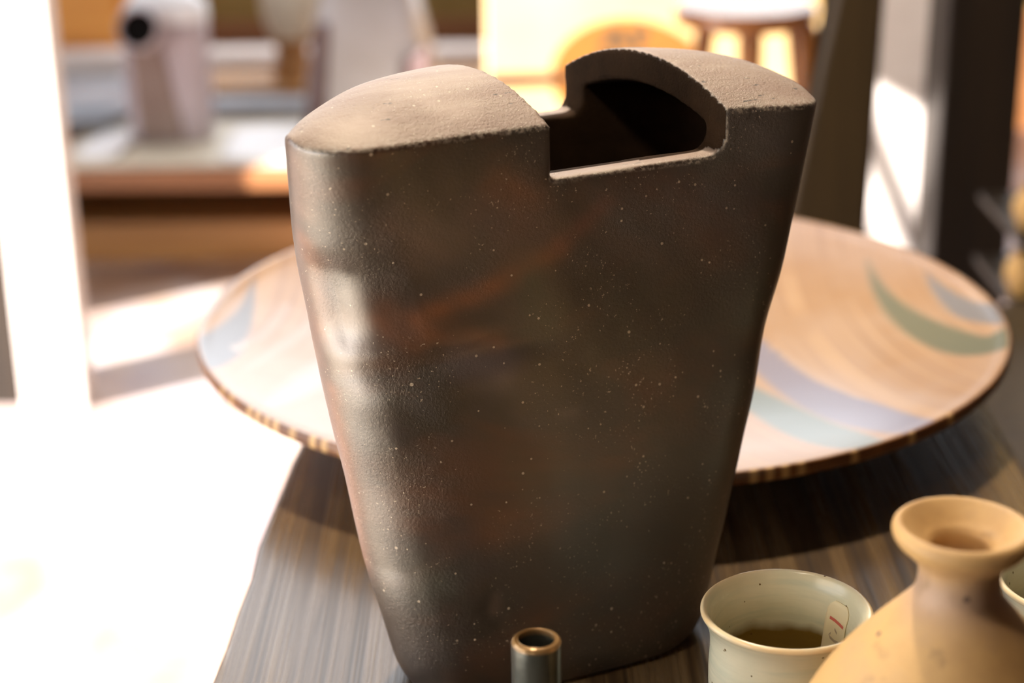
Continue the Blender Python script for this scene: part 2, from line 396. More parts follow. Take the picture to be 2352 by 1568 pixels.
tag(o, 'long blue-grey slab lying on the brown step ledge', 'slab')
o = box('pale_plank', (-1.3, 3.64, LZ), (.5, 3.72, -.236), M['pale_plank'], bev=.004)
tag(o, 'pale pinkish limewashed beam lying along the back of the ledge', 'plank')
# tan board lying on the slab
o = box('tan_board', (-.62, 3.42, LZ+.030), (.0, 3.60, LZ+.045), M['tanwood'], bev=.003)
tag(o, 'flat tan wooden board lying on the blue-grey slab', 'board')

# papers on the ledge
def sheet(px0, px1, d0, d1, zt, rz, label):
    a = at(px0, 340, d0); b = at(px1, 340, d0)
    w_ = (b.x-a.x); n = 10; v = []; f = []
    for j in range(n+1):
        for i in range(n+1):
            u = i/n-.5; t = j/n-.5
            v.append((u*w_, t*(d1-d0), zt+.004*math.sin(u*5+t*3)*(abs(u)+abs(t))+.0005+abs(u)*.003))
    nv = len(v)
    v += [(p[0], p[1], p[2]-.0025) for p in v]
    for j in range(n):
        for i in range(n):
            k = j*(n+1)+i; f.append([k, k+1, k+n+2, k+n+1]); f.append([nv+k+n+1, nv+k+n+2, nv+k+1, nv+k])
    ring = [i for i in range(n+1)] + [(j+1)*(n+1)-1 for j in range(1, n+1)] + [n*(n+1)+i for i in range(n-1, -1, -1)] + [j*(n+1) for j in range(n-1, 0, -1)]
    for i in range(len(ring)):
        p, q = ring[i], ring[(i+1) % len(ring)]; f.append([q, p, nv+p, nv+q])
    o = link('paper_sheet', mesh('paper_sheet', v, f), M['cloth']); o.location = ((a.x+b.x)/2, (d0+d1)/2, LZ+.0035); o.rotation_euler = (0, 0, rz)
    return tag(o, label, 'paper', 'papers on the ledge')
o = box('ledge_cloth', (at(150, 340, 3.1).x, 3.012, LZ), (at(1075, 340, 3.1).x, 3.335, LZ+.004), M['bone'], bev=.0015)
tag(o, 'long cream cloth laid along the brown ledge under the pottery', 'cloth')
LZ2 = LZ+.004
sheet(500, 690, 3.03, 3.26, .0045, .03, 'white paper sheet on the ledge to the right of the mauve pitcher')
sheet(170, 275, 3.06, 3.24, .0045, -.04, 'small white paper sheet on the ledge between white post and mauve pitcher')
# shallow pale dish beside post
dp = at(215, 262, 3.30)
o = link('shallow_dish', lathe('shallow_dish', [(0, 0), (.04, 0), (.045, .004), (.075, .020), (.082, .026), (.079, .027), (.06, .014), (.03, .006), (0, .005)], 48), M['slate'])
o.location = (dp.x-.02, 3.30, LZ+.0062); tag(o, 'shallow blue-grey dish on the ledge beside the white post', 'dish')

# orange chest behind the pitcher
a = at(60, 60, 3.74); b = at(285, 60, 3.74)
ch = empty('wooden_chest', (a.x-.2, 3.76, FZ))
part_box('body', (a.x-.25, 3.76, FZ), (b.x, 3.96, .35), M['orange_wood'], ch, .004)
zz = at(200, 118, 3.75).z
for (z0, z1) in ((zz+.004, .02), (.026, .3)):
    d_ = part_box('drawer', (a.x-.23, 3.745, z0), (b.x-.012, 3.7615, z1), M['orange_wood'], ch, .003)
    kb = lathe('knob', [(0, 0), (.008, 0), (.007, .012), (.012, .02), (.008, .027), (0, .028)], 20)
    k = link('knob', kb, M['dark_wood'], d_); k.rotation_euler = (math.pi/2, 0, 0)
    k.location = ((a.x+b.x)/2-.1, 3.7455, (z0+z1)/2)
tag(ch, 'orange-stained wooden drawer chest against the back wall beside the white post', 'chest')

# ------------------------------------------------------------------ mauve pitcher on the ledge
def loft(name, rings, mat, parent=None, closed_top=True, smooth=True):
    n = len(rings[0]); v = [p for r in rings for p in r]; f = []
    for i in range(len(rings)-1):
        for k in range(n): f.append([i*n+k, i*n+(k+1) % n, (i+1)*n+(k+1) % n, (i+1)*n+k])
    f.append(list(range(n))[::-1])
    if closed_top: f.append([(len(rings)-1)*n+k for k in range(n)])
    return link(name, mesh(name, v, f), mat, parent, smooth)
PD = 3.16
pb = at(385, 322, PD); pl = empty('pitcher', (pb.x, PD+.06, LZ+.0042))
mpx = lambda n_: n_*3.32/FPX
def rrect(hx, hy, z, p=3.5, n=48, ox=0, oy=0):
    out = []
    for k in range(n):
        t = 2*math.pi*k/n; c, s = math.cos(t), math.sin(t)
        out.append((ox+hx*math.copysign(abs(c)**(2/p), c), oy+hy*math.copysign(abs(s)**(2/p), s), z))
    return out
hx = mpx(96); ht = mpx(275)
rings = [rrect(hx*.92, .050, 0), rrect(hx*.97, .054, .004), rrect(hx*.99, .056, ht*.3), rrect(hx*.99, .056, ht*.62), rrect(hx*.98, .054, ht*.88),
         rrect(hx*1.0, .055, ht*.97)]
loft('body', rings, M['mauve'], pl)
sh_ = loft('shoulder', [rrect(hx*1.0, .055, ht*.97), rrect(hx*1.0, .055, ht), rrect(hx*.9, .05, ht+.022, 3.5, 48, hx*.06), rrect(hx*.55, .034, ht+.044, 3.5, 48, -hx*.02), rrect(hx*.2, .015, ht+.048, 3.5, 48, -hx*.05)], M['cloth'], pl); sh_['label'] = 'sloping shoulder with its bright reflection put into a pale colour'  # pale colour stands in for the sky reflection on the shoulder
# front relief flap, rim spout and a black disc for the shade in its mouth
fl = prism('front_facet', [(-hx*.62, -.060, .006), (hx*.42, -.060, .006), (hx*.42, -.052, .006), (-hx*.62, -.052, .006)],
           [(-hx*.72, -.063, ht*.86), (-hx*.02, -.063, ht*.86), (-hx*.02, -.05, ht*.86), (-hx*.72, -.05, ht*.86)], clay('facet_clay', (.20, .125, .10), (.30, .22, .19), .4, 9, .12), pl, .004)
sp = lathe('spout', [(.030, 0), (.034, .02), (.037, .045), (.034, .047), (.030, .03), (.024, .006), (0, .002)], 32)
s_ = link('spout', sp, M['mauve'], pl); s_.location = (-hx*.34, -.053, ht*.89); s_.rotation_euler = (1.15, 0, -.1)
mo = link('mouth', lathe('mouth', [(0, 0), (.03, 0), (.032, .002), (.03, .004), (0, .004)], 32), M['hollow'], pl)
mo.location = (-hx*.34, -.0865, ht*.89+.017); mo.rotation_euler = (1.15, 0, -.1)
mo['label'] = 'black disc standing for the shade inside the spout'
tag(pl, 'mauve-grey pitcher with dark open spout standing on the brown ledge', 'pitcher')

# grey faceted bottle and pedestal jar on the ledge
GD = 3.22
gb = at(858, 285, GD); gl = empty('faceted_vase', (gb.x, GD+.045, LZ+.0042), -.12)
g_w = lambda n_: n_*3.38/FPX
hb, htp, hz = g_w(150), g_w(112), g_w(330)
loft('body', [rrect(hb*.96, .066, 0, 6), rrect(hb, .07, .006, 6), rrect(hb*.97, .068, hz*.3, 6), rrect(htp*1.12, .06, hz*.65, 6), rrect(htp*.9, .05, hz*.95, 6), rrect(htp*.55, .035, hz*1.1, 5), rrect(htp*.5, .03, hz*1.2, 4)], M['greyclay'], gl)
prism('dark_facet', [(-hb*.98, -.076, .005), (-hb*.62, -.076, .005), (-hb*.62, -.066, .005), (-hb*.98, -.066, .005)],
      [(-htp*1.0, -.068, hz*.75), (-htp*.72, -.068, hz*.75), (-htp*.72, -.05, hz*.75), (-htp*1.0, -.05, hz*.75)], M['umber'], gl, .003)
prism('dark_corner', [(hb*.35, -.076, .005), (hb*1.0, -.074, .005), (hb*1.0, -.03, .005), (hb*.35, -.06, .005)],
      [(hb*.55, -.072, hz*.52), (hb*.93, -.070, hz*.60), (hb*.93, -.03, hz*.60), (hb*.55, -.056, hz*.52)], M['umber'], gl, .003)
tag(gl, 'grey faceted vase with dark umber stripes standing on the ledge', 'vase')
jb = at(672, 235, 3.46); jr = empty('pedestal_jar', (jb.x, 3.5, LZ+.045))
link('foot', lathe('foot', [(0, 0), (.036, 0), (.038, .01), (.030, .05), (.034, .075), (.02, .08), (0, .08)], 40), M['tanwood'], jr)
link('bowl', lathe('bowl', [(0, .079), (.03, .079), (.046, .10), (.056, .15), (.05, .20), (.052, .24), (.047, .24), (.044, .19), (.02, .12), (0, .11)], 48), M['bone'], jr)
tag(jr, 'bone-coloured jar on a brown foot beside the grey faceted vase', 'jar')

# ------------------------------------------------------------------ sloped cream stand with a round fan
a = at(1118, 200, 3.2); b = at(1880, 200, 3.2); cw = b.x-a.x
cs = empty('display_stand', ((a.x+b.x)/2, 3.30, LZ))
S0, S1 = (-.19, .012), (.15, .36)           # y,z of the slope's foot and head
side = [(-.22, 0), (-.22, .01), (.0, .365), (.02, .365), (.02, 0)]
prism('stand_body', [(-cw/2, y, z) for y, z in side], [(cw/2, y, z) for y, z in side], M['cream'], cs, .004)
tag(cs, 'sloped cream paper-covered display stand on the ledge holding a fan', 'stand')
sl_dir = Vector((0, .22, .355)).normalized(); sl_n = Vector((0, -.355, .22)).normalized()
fr = empty('round_fan', (0, 0, 0)); fc = at(1440, 172, 3.26)
# put the fan's centre on the slope
base_pt = Vector((cs.location.x, cs.location.y-.22, LZ+.01))
r_ = ray(1440, 176); t_ = (base_pt-Vector((0, 0, CAMZ))).dot(sl_n)/r_.dot(sl_n)
fc = Vector((0, 0, CAMZ)) + r_*t_ + sl_n*.0075
fr.matrix_world = Matrix(((1, sl_dir.x, sl_n.x, fc.x), (0, sl_dir.y, sl_n.y, fc.y), (0, sl_dir.z, sl_n.z, fc.z), (0, 0, 0, 1)))
R_ = .130; nseg = 64
v = [(1.02*R_*math.cos(2*math.pi*k/nseg), .80*R_*math.sin(2*math.pi*k/nseg), z) for z in (-.0015, .0015) for k in range(nseg)]
f = [list(range(nseg))[::-1], [nseg+k for k in range(nseg)]]+[[k, (k+1) % nseg, nseg+(k+1) % nseg, nseg+k] for k in range(nseg)]
link('fan_leaf', mesh('fan_leaf', v, f), M['fan'], fr, False)
limb('fan_handle', (-R_*.7, -.004, .005), (-R_*1.86, -.006, .006), .008, .0105, M['fan_wood'], fr)
for k in range(9):
    t = math.pi*(.75+.5*k/8)
    limb('rib', (-R_*.7, 0, .0015), (R_*.98*math.cos(t-math.pi), R_*.76*math.sin(t-math.pi), .0015), .0012, .0009, M['fan'], fr, 6)
for (x0, y0, x1, y1, w_) in tuple((a_*1.6-.002, (b_-.03)*1.5+.050, c_*1.6-.002, (d_-.03)*1.5+.050, e_*2.6) for a_, b_, c_, d_, e_ in ((-.026, .030, -.008, .052, .004), (-.010, .052, .004, .028, .004), (-.022, .036, .0, .038, .0035), (.010, .05, .014, .028, .004), (.010, .05, .026, .052, .0035), (.012, .040, .023, .041, .003), (-.03, .02, .028, .018, .003))):
    dx, dy = x1-x0, y1-y0; L = math.hypot(dx, dy); nx, ny = -dy/L*w_/2, dx/L*w_/2
    prism('brush_stroke', [(x0+nx, y0+ny, .0012), (x1+nx, y1+ny, .0012), (x1-nx, y1-ny, .0012), (x0-nx, y0-ny, .0012)],
          [(x0+nx, y0+ny, .0021), (x1+nx, y1+ny, .0021), (x1-nx, y1-ny, .0021), (x0-nx, y0-ny, .0021)], M['ink'], fr, 0)
tag(fr, 'round orange paper fan with a dark brushed mark lying on the cream stand', 'fan')

# ------------------------------------------------------------------ stool on the floor
SD = 2.72
st_c = at(1712, 10, SD); st = empty('wooden_stool', (st_c.x, SD, FZ), .1)
sw = 160*SD*1.03/FPX; sz = st_c.z-FZ
link('seat', lathe('seat', [(0, sz-.030), (sw*.55, sz-.032), (sw*.9, sz-.028), (sw*.99, sz-.016), (sw*.97, sz-.003), (sw*.85, sz), (sw*.4, sz-.003), (0, sz-.004)], 56), M['stool'], st)
for (x, y, ex, ey, r1) in ((-.62, -.30, -.98, -.5, .0150), (-.05, -.58, -.08, -.9, .0190), (.72, -.35, 1.0, -.5, .0230), (.20, .55, .3, .9, .0180)):
    limb('leg', (x*sw, y*sw, sz-.027), (ex*sw*1.15, ey*sw*1.15, 0), r1, r1*.8, M['stool'], st)
tag(st, 'small round wooden stool with splayed legs in front of the cream stand', 'stool')

# leaning olive-brown plank in front of the white post
PL = 2.02
q = [at(1812, 500, PL), at(1986, 500, PL), at(2014, 0, PL+.0), at(1921, 0, PL+.0)]
v0, v1, v2, v3 = q
def ext(p, q_, z): t = (z-p.z)/(q_.z-p.z); return p+(q_-p)*t
f0, f1 = ext(v0, v3, FZ), ext(v1, v2, FZ); t0, t1 = ext(v0, v3, .80), ext(v1, v2, .80)
th = .028
bot = [f0, f1, f1+Vector((0, th, 0)), f0+Vector((0, th, 0))]
zt = .46
t0, t1 = ext(v0, v3, zt), ext(v1, v2, zt)
top = [t0, t1, t1+Vector((0, th, 0)), t0+Vector((0, th, 0))]
o = prism('leaning_plank', bot, top, M['olive_wood'], None, .004)
tag(o, 'broad olive-brown tapering plank standing upright before the white striped post', 'plank')

# rack of tan pots at the far right, behind the dark post
for z, lab in ((-.168, 'lower'), (-.092, 'upper')):
    rk = empty('wall_shelf', (.8, 2.0, z))
    part_box('shelf_board', (.548, 1.88, z-.010), (XR, 2.06, z), M['dark_wood'], rk, .002)
    part_box('bracket', (1.2, 2.0, z-.05), (1.22, 2.05, z-.010), M['dark_wood'], rk)
    tag(rk, lab+' dark wooden shelf running right from the dark post', 'shelf')
for (px, z, lab, sc_) in ((2350, -.092, 'tan clay pot on the upper dark shelf beside the dark post', .62), (2346, -.168, 'tan clay pot on the lower dark shelf beside the dark post', .66)):
    c_ = at(px, 560, 1.93)
    pm = link('clay_pot', lathe('clay_pot', [(0, 0), (.022, 0), (.026, .004), (.036, .03), (.034, .052), (.024, .066), (.026, .074), (.021, .074), (.019, .064), (.028, .045), (.02, .01), (0, .008)], 40), M['tan'])
    pm.scale = (sc_, sc_, sc_); pm.location = (c_.x+.004, 1.915, z); tag(pm, lab, 'pot', 'pots on the shelves')
# low bench right of the board
lb = empty('low_bench', (.62, 1.1, FZ))
part_box('bench_top', (.375, .55, -.16), (.95, 1.75, -.12), M['olive_wood'], lb, .004)
for x in (.42, .88):
    for y in (.6, 1.68): part_box('bench_leg', (x, y, FZ), (x+.05, y+.05, -.16), M['dark_wood'], lb)
tag(lb, 'low brown wooden bench to the right of the display table', 'bench')

# ------------------------------------------------------------------ display table
TA = -math.radians(2.6)
tb = empty('display_table', (.10, .95, FZ), 0)
def lx(y): return -.161+.0432*(y-.834)
def rx(y): return .333+.049*(y-1.088)
n = 40; ys = [-.1+i*(1.52+.1)/n for i in range(n+1)]
top_l = [(lx(y)+.0014*math.sin(y*23)+.0008*math.sin(y*61), y) for y in ys]; top_r = [(rx(y)+.0012*math.sin(y*19+1), y) for y in ys]
v = []; f = []
for z in (0, -.045):
    v += [(x-.10, y-.95, z-FZ) for x, y in top_l]+[(x-.10, y-.95, z-FZ) for x, y in top_r]
k = n+1
for i in range(n):
    f += [[k+i, k+i+1, i+1, i], [2*k+i, 2*k+i+1, 3*k+i+1, 3*k+i], [i, i+1, 2*k+i+1, 2*k+i], [3*k+i, 3*k+i+1, k+i+1, k+i]]
f += [[0, 2*k, 3*k, k], [n, k+n, 3*k+n, 2*k+n]]
tt = link('tabletop', mesh('tabletop', v, f), M['board'], tb, False)
bm = bmesh.new(); bm.from_mesh(tt.data); bmesh.ops.recalc_face_normals(bm, faces=bm.faces)
es = [e for e in bm.edges if abs(e.verts[0].co.z-e.verts[1].co.z) < 1e-6 and e.calc_face_angle(0) > 1 and e.verts[0].co.z > .49]
bmesh.ops.bevel(bm, geom=es, offset=.004, segments=3, affect='EDGES', profile=.5); bm.to_mesh(tt.data); bm.free()
for (x, y) in ((-.08, .0), (.24, .0), (-.05, 1.38), (.28, 1.38)):
    part_box('leg', (x-.025, y-.025, FZ), (x+.025, y+.025, -.045), M['board'], tb)
tag(tb, 'long weathered brown board table carrying the dark vase, platter and cups', 'table')

# ------------------------------------------------------------------ big platter
PC = Vector((.0645, 1.262, 0)); PR = .2925; RZ = .05
ps = [(0, .002, 0), (.098, .002, 0), (.10, 0, 0), (.112, 0, 0), (.116, .003, 0), (.135, .008, 0), (.18, .017, 0), (.23, .0275, 0), (.268, .0375, 0), (.284, .0405, 0),
      (.2912, .0420, 0), (.2925, .0450, 0), (.2918, .0497, 0), (.2895, .0503, 0), (.2865, .0496, 0), (.275, .0455, 0), (.24, .0365, 0), (.20, .0285, 0), (.15, .0205, 0), (.10, .0155, 0), (.05, .0135, 0), (0, .013, 0)]
pr = spline([(a_, b_) for a_, b_, _ in ps], 10)
seg = 720
me = lathe('body', [tuple(p) for p in pr], seg, 0, 1, False)
co = np.empty(len(me.vertices)*3); me.vertices.foreach_get('co', co); co = co.reshape(-1, 3)
nvert = len(co); rad = np.hypot(co[:, 0], co[:, 1]); ang = np.arctan2(co[:, 1], co[:, 0])
# which profile row a vertex belongs to: inside starts past the rim
first_in = 0; cnt = 0; inside = np.zeros(nvert, bool); rimv = np.zeros(nvert)
i0 = 0
for j, p in enumerate(pr):
    c_ = 1 if p[0] < 1e-5 else seg
    if j >= 13*10: inside[i0:i0+c_] = True
    if j < 13*10-3: rimv[i0:i0+c_] = 1
    i0 += c_
band = np.zeros(nvert); bcol = np.tile(np.array([.3, .3, .3, 1.]), (nvert, 1))
def pxplate(px, py):                       # pixel -> platter-local point on the sloping inside
    z = .03
    for _ in range(5):
        p = onz(px, py, z); rr = min(math.hypot(p.x-PC.x, p.y-PC.y), .287)
        z = float(np.interp(rr, [0, .05, .10, .15, .20, .24, .275, .29], [.013, .0135, .0155, .0205, .0285, .0365, .0455, .05]))
    return (p.x-PC.x, p.y-PC.y)
def add_band(px, col, opaq=1.0, soft=.004):
    pts = [(pxplate(x, y), w_/2) for x, y, w_ in px]
    arr = np.array([[*q_, w_] for q_, w_ in pts]); arr = np.array(spline(arr, 10))
    D = np.full(nvert, -1.0); P2 = co[:, :2]
    for i in range(len(arr)-1):
        a_, b_ = arr[i, :2], arr[i+1, :2]; ab = b_-a_; L2 = ab@ab+1e-12
        t = np.clip(((P2-a_)@ab)/L2, 0, 1); dist = np.hypot(*(P2-a_-t[:, None]*ab).T)
        w_ = arr[i, 2]+(arr[i+1, 2]-arr[i, 2])*t
        D = np.maximum(D, (w_-dist)/soft)
    al = np.clip(D+.5, 0, 1)*opaq*inside
    global band, bcol
    sel = al > band*0+.01
    bcol[sel, :3] = np.array(col); band = np.maximum(band, al)
GRN, BLU, LAV, TEAL = (.125, .13, .085), (.17, .165, .18), (.22, .20, .26), (.17, .20, .19)
add_band([(1990, 600, .001), (2020, 665, .010), (2068, 718, .020), (2150, 768, .030), (2250, 795, .034), (2345, 775, .036)], GRN)
add_band([(2125, 625, .001), (2165, 672, .012), (2235, 715, .024), (2340, 735, .036)], BLU)
add_band([(1640, 740, .02), (1745, 810, .030), (1850, 885, .040), (1960, 945, .042), (2110, 985, .03)], LAV)
add_band([(1640, 860, .016), (1735, 915, .026), (1840, 975, .034), (1935, 1010, .034), (2000, 1030, .02)], TEAL)
add_band([(1780, 765, .004), (1900, 850, .012), (2030, 900, .016), (2180, 925, .02)], (.46, .32, .24), .45, .02)
add_band([(582, 640, .001), (570, 700, .010), (540, 755, .022), (495, 800, .034), (440, 835, .04)], BLU)
add_band([(548, 648, .002), (500, 700, .008), (445, 740, .014)], (.42, .36, .38), .6)
add_band([(620, 930, .004), (690, 890, .02), (780, 840, .03), (900, 800, .03)], (.42, .38, .40), .6, .012)
add_band([(560, 850, .003), (640, 800, .007), (720, 740, .008)], (.42, .34, .30), .5)
add_band([(540, 800, .003), (600, 770, .005), (660, 700, .005)], (.42, .34, .32), .5)
ticks = np.zeros(nvert)
front = [ (510, 905), (531, 922), (585, 947), (605, 957), (632, 968), (652, 977), (692, 992), (735, 1010), (757, 1020), (1716, 1080), (1750, 1073), (1780, 1066), (1818, 1060), (1936, 1035), (2068, 999), (2170, 962), (800, 1035), (860, 1055), (1000, 1080), (1200, 1100)]
for (x, y) in front:
    p = onz(x, y, .046); t = math.atan2(p.y-PC.y, p.x-PC.x)
    dd = np.abs((ang-t+math.pi) % (2*math.pi)-math.pi)*PR
    ticks = np.maximum(ticks, np.clip((.0030-dd)/.0012, 0, 1)*(rad > .27))
for t in np.arange(0.1, math.pi, .17):
    dd = np.abs(ang-t)*PR; ticks = np.maximum(ticks, np.clip((.0030-dd)/.0012, 0, 1)*(rad > .27))
comb = ang*2.2+rad*14.0
# combs sweep in arcs about a point near the left rim
comb = np.hypot(np.abs(co[:, 0]-.02)-1.1, co[:, 1]-.1); comb = comb+.004*np.sin(comb*140)+.003*np.sin(comb*230+2)
for nm, arr in (('band', band), ('rim', rimv), ('tick', ticks), ('comb', comb)):
    at_l = me.attributes.new(nm, 'FLOAT', 'POINT'); at_l.data.foreach_set('value', arr.astype(np.float32))
at_l = me.attributes.new('bandcol', 'FLOAT_COLOR', 'POINT'); at_l.data.foreach_set('color', bcol.astype(np.float32).ravel())
o = link('platter', me, M['platter']); o.location = PC
tag(o, 'very large shallow platter with swept grey bands behind the dark vase', 'platter')

# ------------------------------------------------------------------ the dark notched vase
VK = 1.036                                   # scale of the top about the lens's foot when its height goes from .305 to ZT
VC = Vector((.0012*VK, .8517*VK, 0)); VA = math.radians(22.7); ZT = .298; ARCH = .0175*VK
def lerp(a_, b_, t): return a_+(b_-a_)*t
TOPP = [(-.087, -.0660), (-.045, -.0610), (.03, -.0595), (.09, -.0610), (.120, -.0625), (.1345, -.056), (.1410, -.040), (.1415, -.010), (.136, .025), (.118, .047), (.08, .057), (.03, .059), (-.01, .057), (-.042, .051), (-.072, .035), (-.098, .006), (-.1135, -.017), (-.1215, -.036), (-.1190, -.0510), (-.1060, -.0630)]
BASP = [(-.035, -.0300), (.0, -.0345), (.03, -.0345), (.065, -.033), (.085, -.028), (.097, -.020), (.104, -.009), (.105, .005), (.099, .022), (.083, .034), (.055, .041), (.025, .043), (0, .042), (-.02, .038), (-.040, .030), (-.055, .016), (-.062, .004), (-.0635, -.008), (-.059, -.018), (-.049, -.0255)]
def closed(pts, n=10):
    P = np.array(pts, float); out = []
    for i in range(len(P)):
        p0, p1, p2, p3 = P[i-1], P[i], P[(i+1) % len(P)], P[(i+2) % len(P)]
        for k in range(n):
            t = k/n; out.append(.5*((2*p1)+(-p0+p2)*t+(2*p0-5*p1+4*p2-p3)*t*t+(-p0+3*p1-3*p2+p3)*t**3))
    return np.array(out)
TOPC, BASC = closed([(a_*VK, b_*VK) for a_, b_ in TOPP]), closed([(a_-.0118, -.0345-.0283+(b_+.0345)*1.2) for a_, b_ in BASP])
def plan_ring(z, off=0):
    """closed plan outline of the wall at height z, shrunk by off"""
    w_ = np.clip(z/ZT, 0, 1)**.93
    P = BASC*(1-w_)+TOPC*w_ if np.isscalar(w_) else BASC*(1-w_[:, None])+TOPC*w_[:, None]
    sl_ = np.asarray(np.clip(np.asarray(z)/ZT, 0, 1)); dvm = np.clip((1-sl_)/.22, 0, 1)*np.clip(sl_/.25, 0, 1)
    P = P.copy(); P[:, 1] += .017*np.clip((.0-P[:, 0])/.10, 0, 1.2)**1.5*dvm*np.clip((.0-P[:, 1])/.03, 0, 1); P[:, 0] -= .0030*np.clip((-.04-P[:, 0])/.04, 0, 1)*4*sl_*(1-sl_)     # rounder near corner below the rim
    shr = .007*(1-np.sqrt(np.clip(1-np.clip(1-np.asarray(z)/.02, 0, 1)**2, 0, 1)))
    T = np.roll(P, -1, 0)-np.roll(P, 1, 0); T /= np.linalg.norm(T, axis=1)[:, None]
    N = np.stack([T[:, 1], -T[:, 0]], 1)
    P = P-N*(shr if np.ndim(shr) == 0 else shr[:, None])
    for _ in range(8 if off > 0 else 0):          # step inwards, relaxing tight corners
        T = np.roll(P, -1, 0)-np.roll(P, 1, 0); T /= np.linalg.norm(T, axis=1)[:, None]
        P = P-np.stack([T[:, 1], -T[:, 0]], 1)*off/8
        for _k in range(6): P = .5*P+.25*(np.roll(P, -1, 0)+np.roll(P, 1, 0))
    return P
_us = np.linspace(-.1195*VK, .1405*VK, 200)
def _edge(front):
    sel = TOPC[(TOPC[:, 1] < -.034*VK) if front else (TOPC[:, 1] >= -.037*VK)]; sel = sel[np.argsort(sel[:, 0])]
    return np.interp(_us, sel[:, 0], sel[:, 1])
VF, VB = _edge(True), _edge(False)
def topz(u, v, off=0):
    vf = np.interp(u, _us, VF); vb = np.interp(u, _us, VB); h = np.maximum((vb-vf)/2, .004); q = (v-(vf+vb)/2)/h
    e = ZT-.005*np.maximum(0, u/.145)**2
    return e+ARCH*np.clip(1-q*q, 0, 1)*np.minimum(1, h/.0616)*(1-.55*np.clip(u/.145, 0, 1)**5)-off
def vase_solid(name, off, z0, top_off, nz=70):
    nth = len(TOPC); v = []; f = []; rings = []
    P1 = plan_ring(ZT, off); zt = topz(P1[:, 0], P1[:, 1], top_off)
    for i in range(nz+1):
        z = z0+(zt-z0)*(i/nz)**1.3; P = plan_ring(np.minimum(z, ZT), off); rings.append(np.c_[P, z])
    c0 = np.array([.012, -.004])*VK
    for s in [1-k/24 for k in range(1, 24)]:
        P = c0+(P1-c0)*s; rings.append(np.c_[P, topz(P[:, 0], P[:, 1], top_off)])
    v = [tuple(p) for r in rings for p in r]
    for i in range(len(rings)-1):
        for k in range(nth): f.append([i*nth+k, i*nth+(k+1) % nth, (i+1)*nth+(k+1) % nth, (i+1)*nth+k])
    f.append(list(range(nth))[::-1]); ci = len(v); v.append((*c0, float(topz(c0[0], c0[1], top_off)))); b_ = (len(rings)-1)*nth
    for k in range(nth): f.append([b_+k, b_+(k+1) % nth, ci])
    o = bpy.data.objects.new(name, mesh(name, v, f)); C.objects.link(o); return o
outer = vase_solid('vase_outer', 0, 0, 0); inner = vase_solid('vase_inner', .0150, .014, .0165)
k_ = -.24; uA, uB, zN = -.006*VK, .0815*VK, .5-(.5-.2805)*VK
poly = [(uA, .40), (uA, zN)]
rr = .008
poly += [(uB-rr+rr*math.sin(t), zN+.002+rr-rr*math.cos(t)) for t in np.linspace(0, math.pi/2, 8)]
poly += [(uB+.002, .40)]
v = [(u+k_*(w_+.061), w_, z) for w_ in (-.2, .2) for u, z in poly]; n = len(poly)
f = [list(range(n)), [n+i for i in range(n)][::-1]]+[[i, n+i, n+(i+1) % n, (i+1) % n] for i in range(n)]
cut = bpy.data.objects.new('vase_cut', mesh('vase_cut', v, f)); C.objects.link(cut)
for o in (cut,):
    bm = bmesh.new(); bm.from_mesh(o.data); bmesh.ops.recalc_face_normals(bm, faces=bm.faces); bm.to_mesh(o.data); bm.free()
for other in (inner, cut):
    md = outer.modifiers.new('b', 'BOOLEAN'); md.operation = 'DIFFERENCE'; md.object = other; md.solver = 'EXACT'
md = outer.modifiers.new('r', 'REMESH'); md.mode = 'VOXEL'; md.voxel_size = .00125
md = outer.modifiers.new('s', 'SMOOTH'); md.factor = .5; md.iterations = 11
bpy.context.view_layer.update()
ev = outer.evaluated_get(bpy.context.evaluated_depsgraph_get()); vm = bpy.data.meshes.new_from_object(ev)
for o in (outer, inner, cut): bpy.data.objects.remove(o, do_unlink=True)
nv = len(vm.vertices); co = np.empty(nv*3); vm.vertices.foreach_get('co', co); co = co.reshape(-1, 3)
no = np.empty(nv*3); vm.vertices.foreach_get('normal', no); no = no.reshape(-1, 3)
u, w_, z = co.T
outm = np.zeros(nv)
# outside = on or near the outer plan
thv = np.arctan2(w_, u)
pale_top = np.clip((no[:, 2]-.55)/.3, 0, 1)*(z > .262)  # paler on upward faces near the top
# thumb dents, a pressed crease and soft unevenness (all in metres along the surface normal)
from mathutils.bvhtree import BVHTree
tmp = [Vector(c) for c in co[::1]]
tree = BVHTree.FromPolygons(tmp, [tuple(p.vertices) for p in vm.polygons])
Mv = Matrix.Translation(VC) @ Matrix.Rotation(VA, 4, 'Z'); Mi = Mv.inverted()
def on_vase(px, py):
    o_ = Mi @ Vector((0, 0, CAMZ)); d_ = (Mi.to_3x3() @ ray(px, py)).normalized(); h = tree.ray_cast(o_, d_)[0]
    return None if h is None else np.array(h)
g = lambda x, c, s: np.exp(-((x-c)/s)**2)
side = np.clip((.6-no[:, 2])/.3, 0, 1)*np.clip((z-.01)/.02, 0, 1)*np.clip((ZT-.005-z)/.02, 0, 1)
left = 1/(1+np.exp((u+.025)/.012))/(1+np.exp(-(u+.094)/.007))/(1+np.exp((w_+.012)/.005))
zc = .187+.10*(u+.075)
disp = (-.0026*np.exp(-((z-zc)/.0065)**2)+.0016*np.exp(-((z-zc+.016)/.010)**2)-.0022*np.exp(-((z-zc-.03)/.022)**2)*g(u, -.085, .030))*left
right = np.clip((u-.06)/.04, 0, 1)
disp += -.0016*g(z, .175, .022)*right + .0006*g(z, .225, .02)*right
disp += .0003*np.sin(u*61+z*37)*np.sin(z*53-w_*29+1)+.00012*np.sin(z*140+u*83)*np.sin(u*120-1.3)
disp += .0012*g(z, .07, .03)*left - .0010*g(z, .125, .02)*left
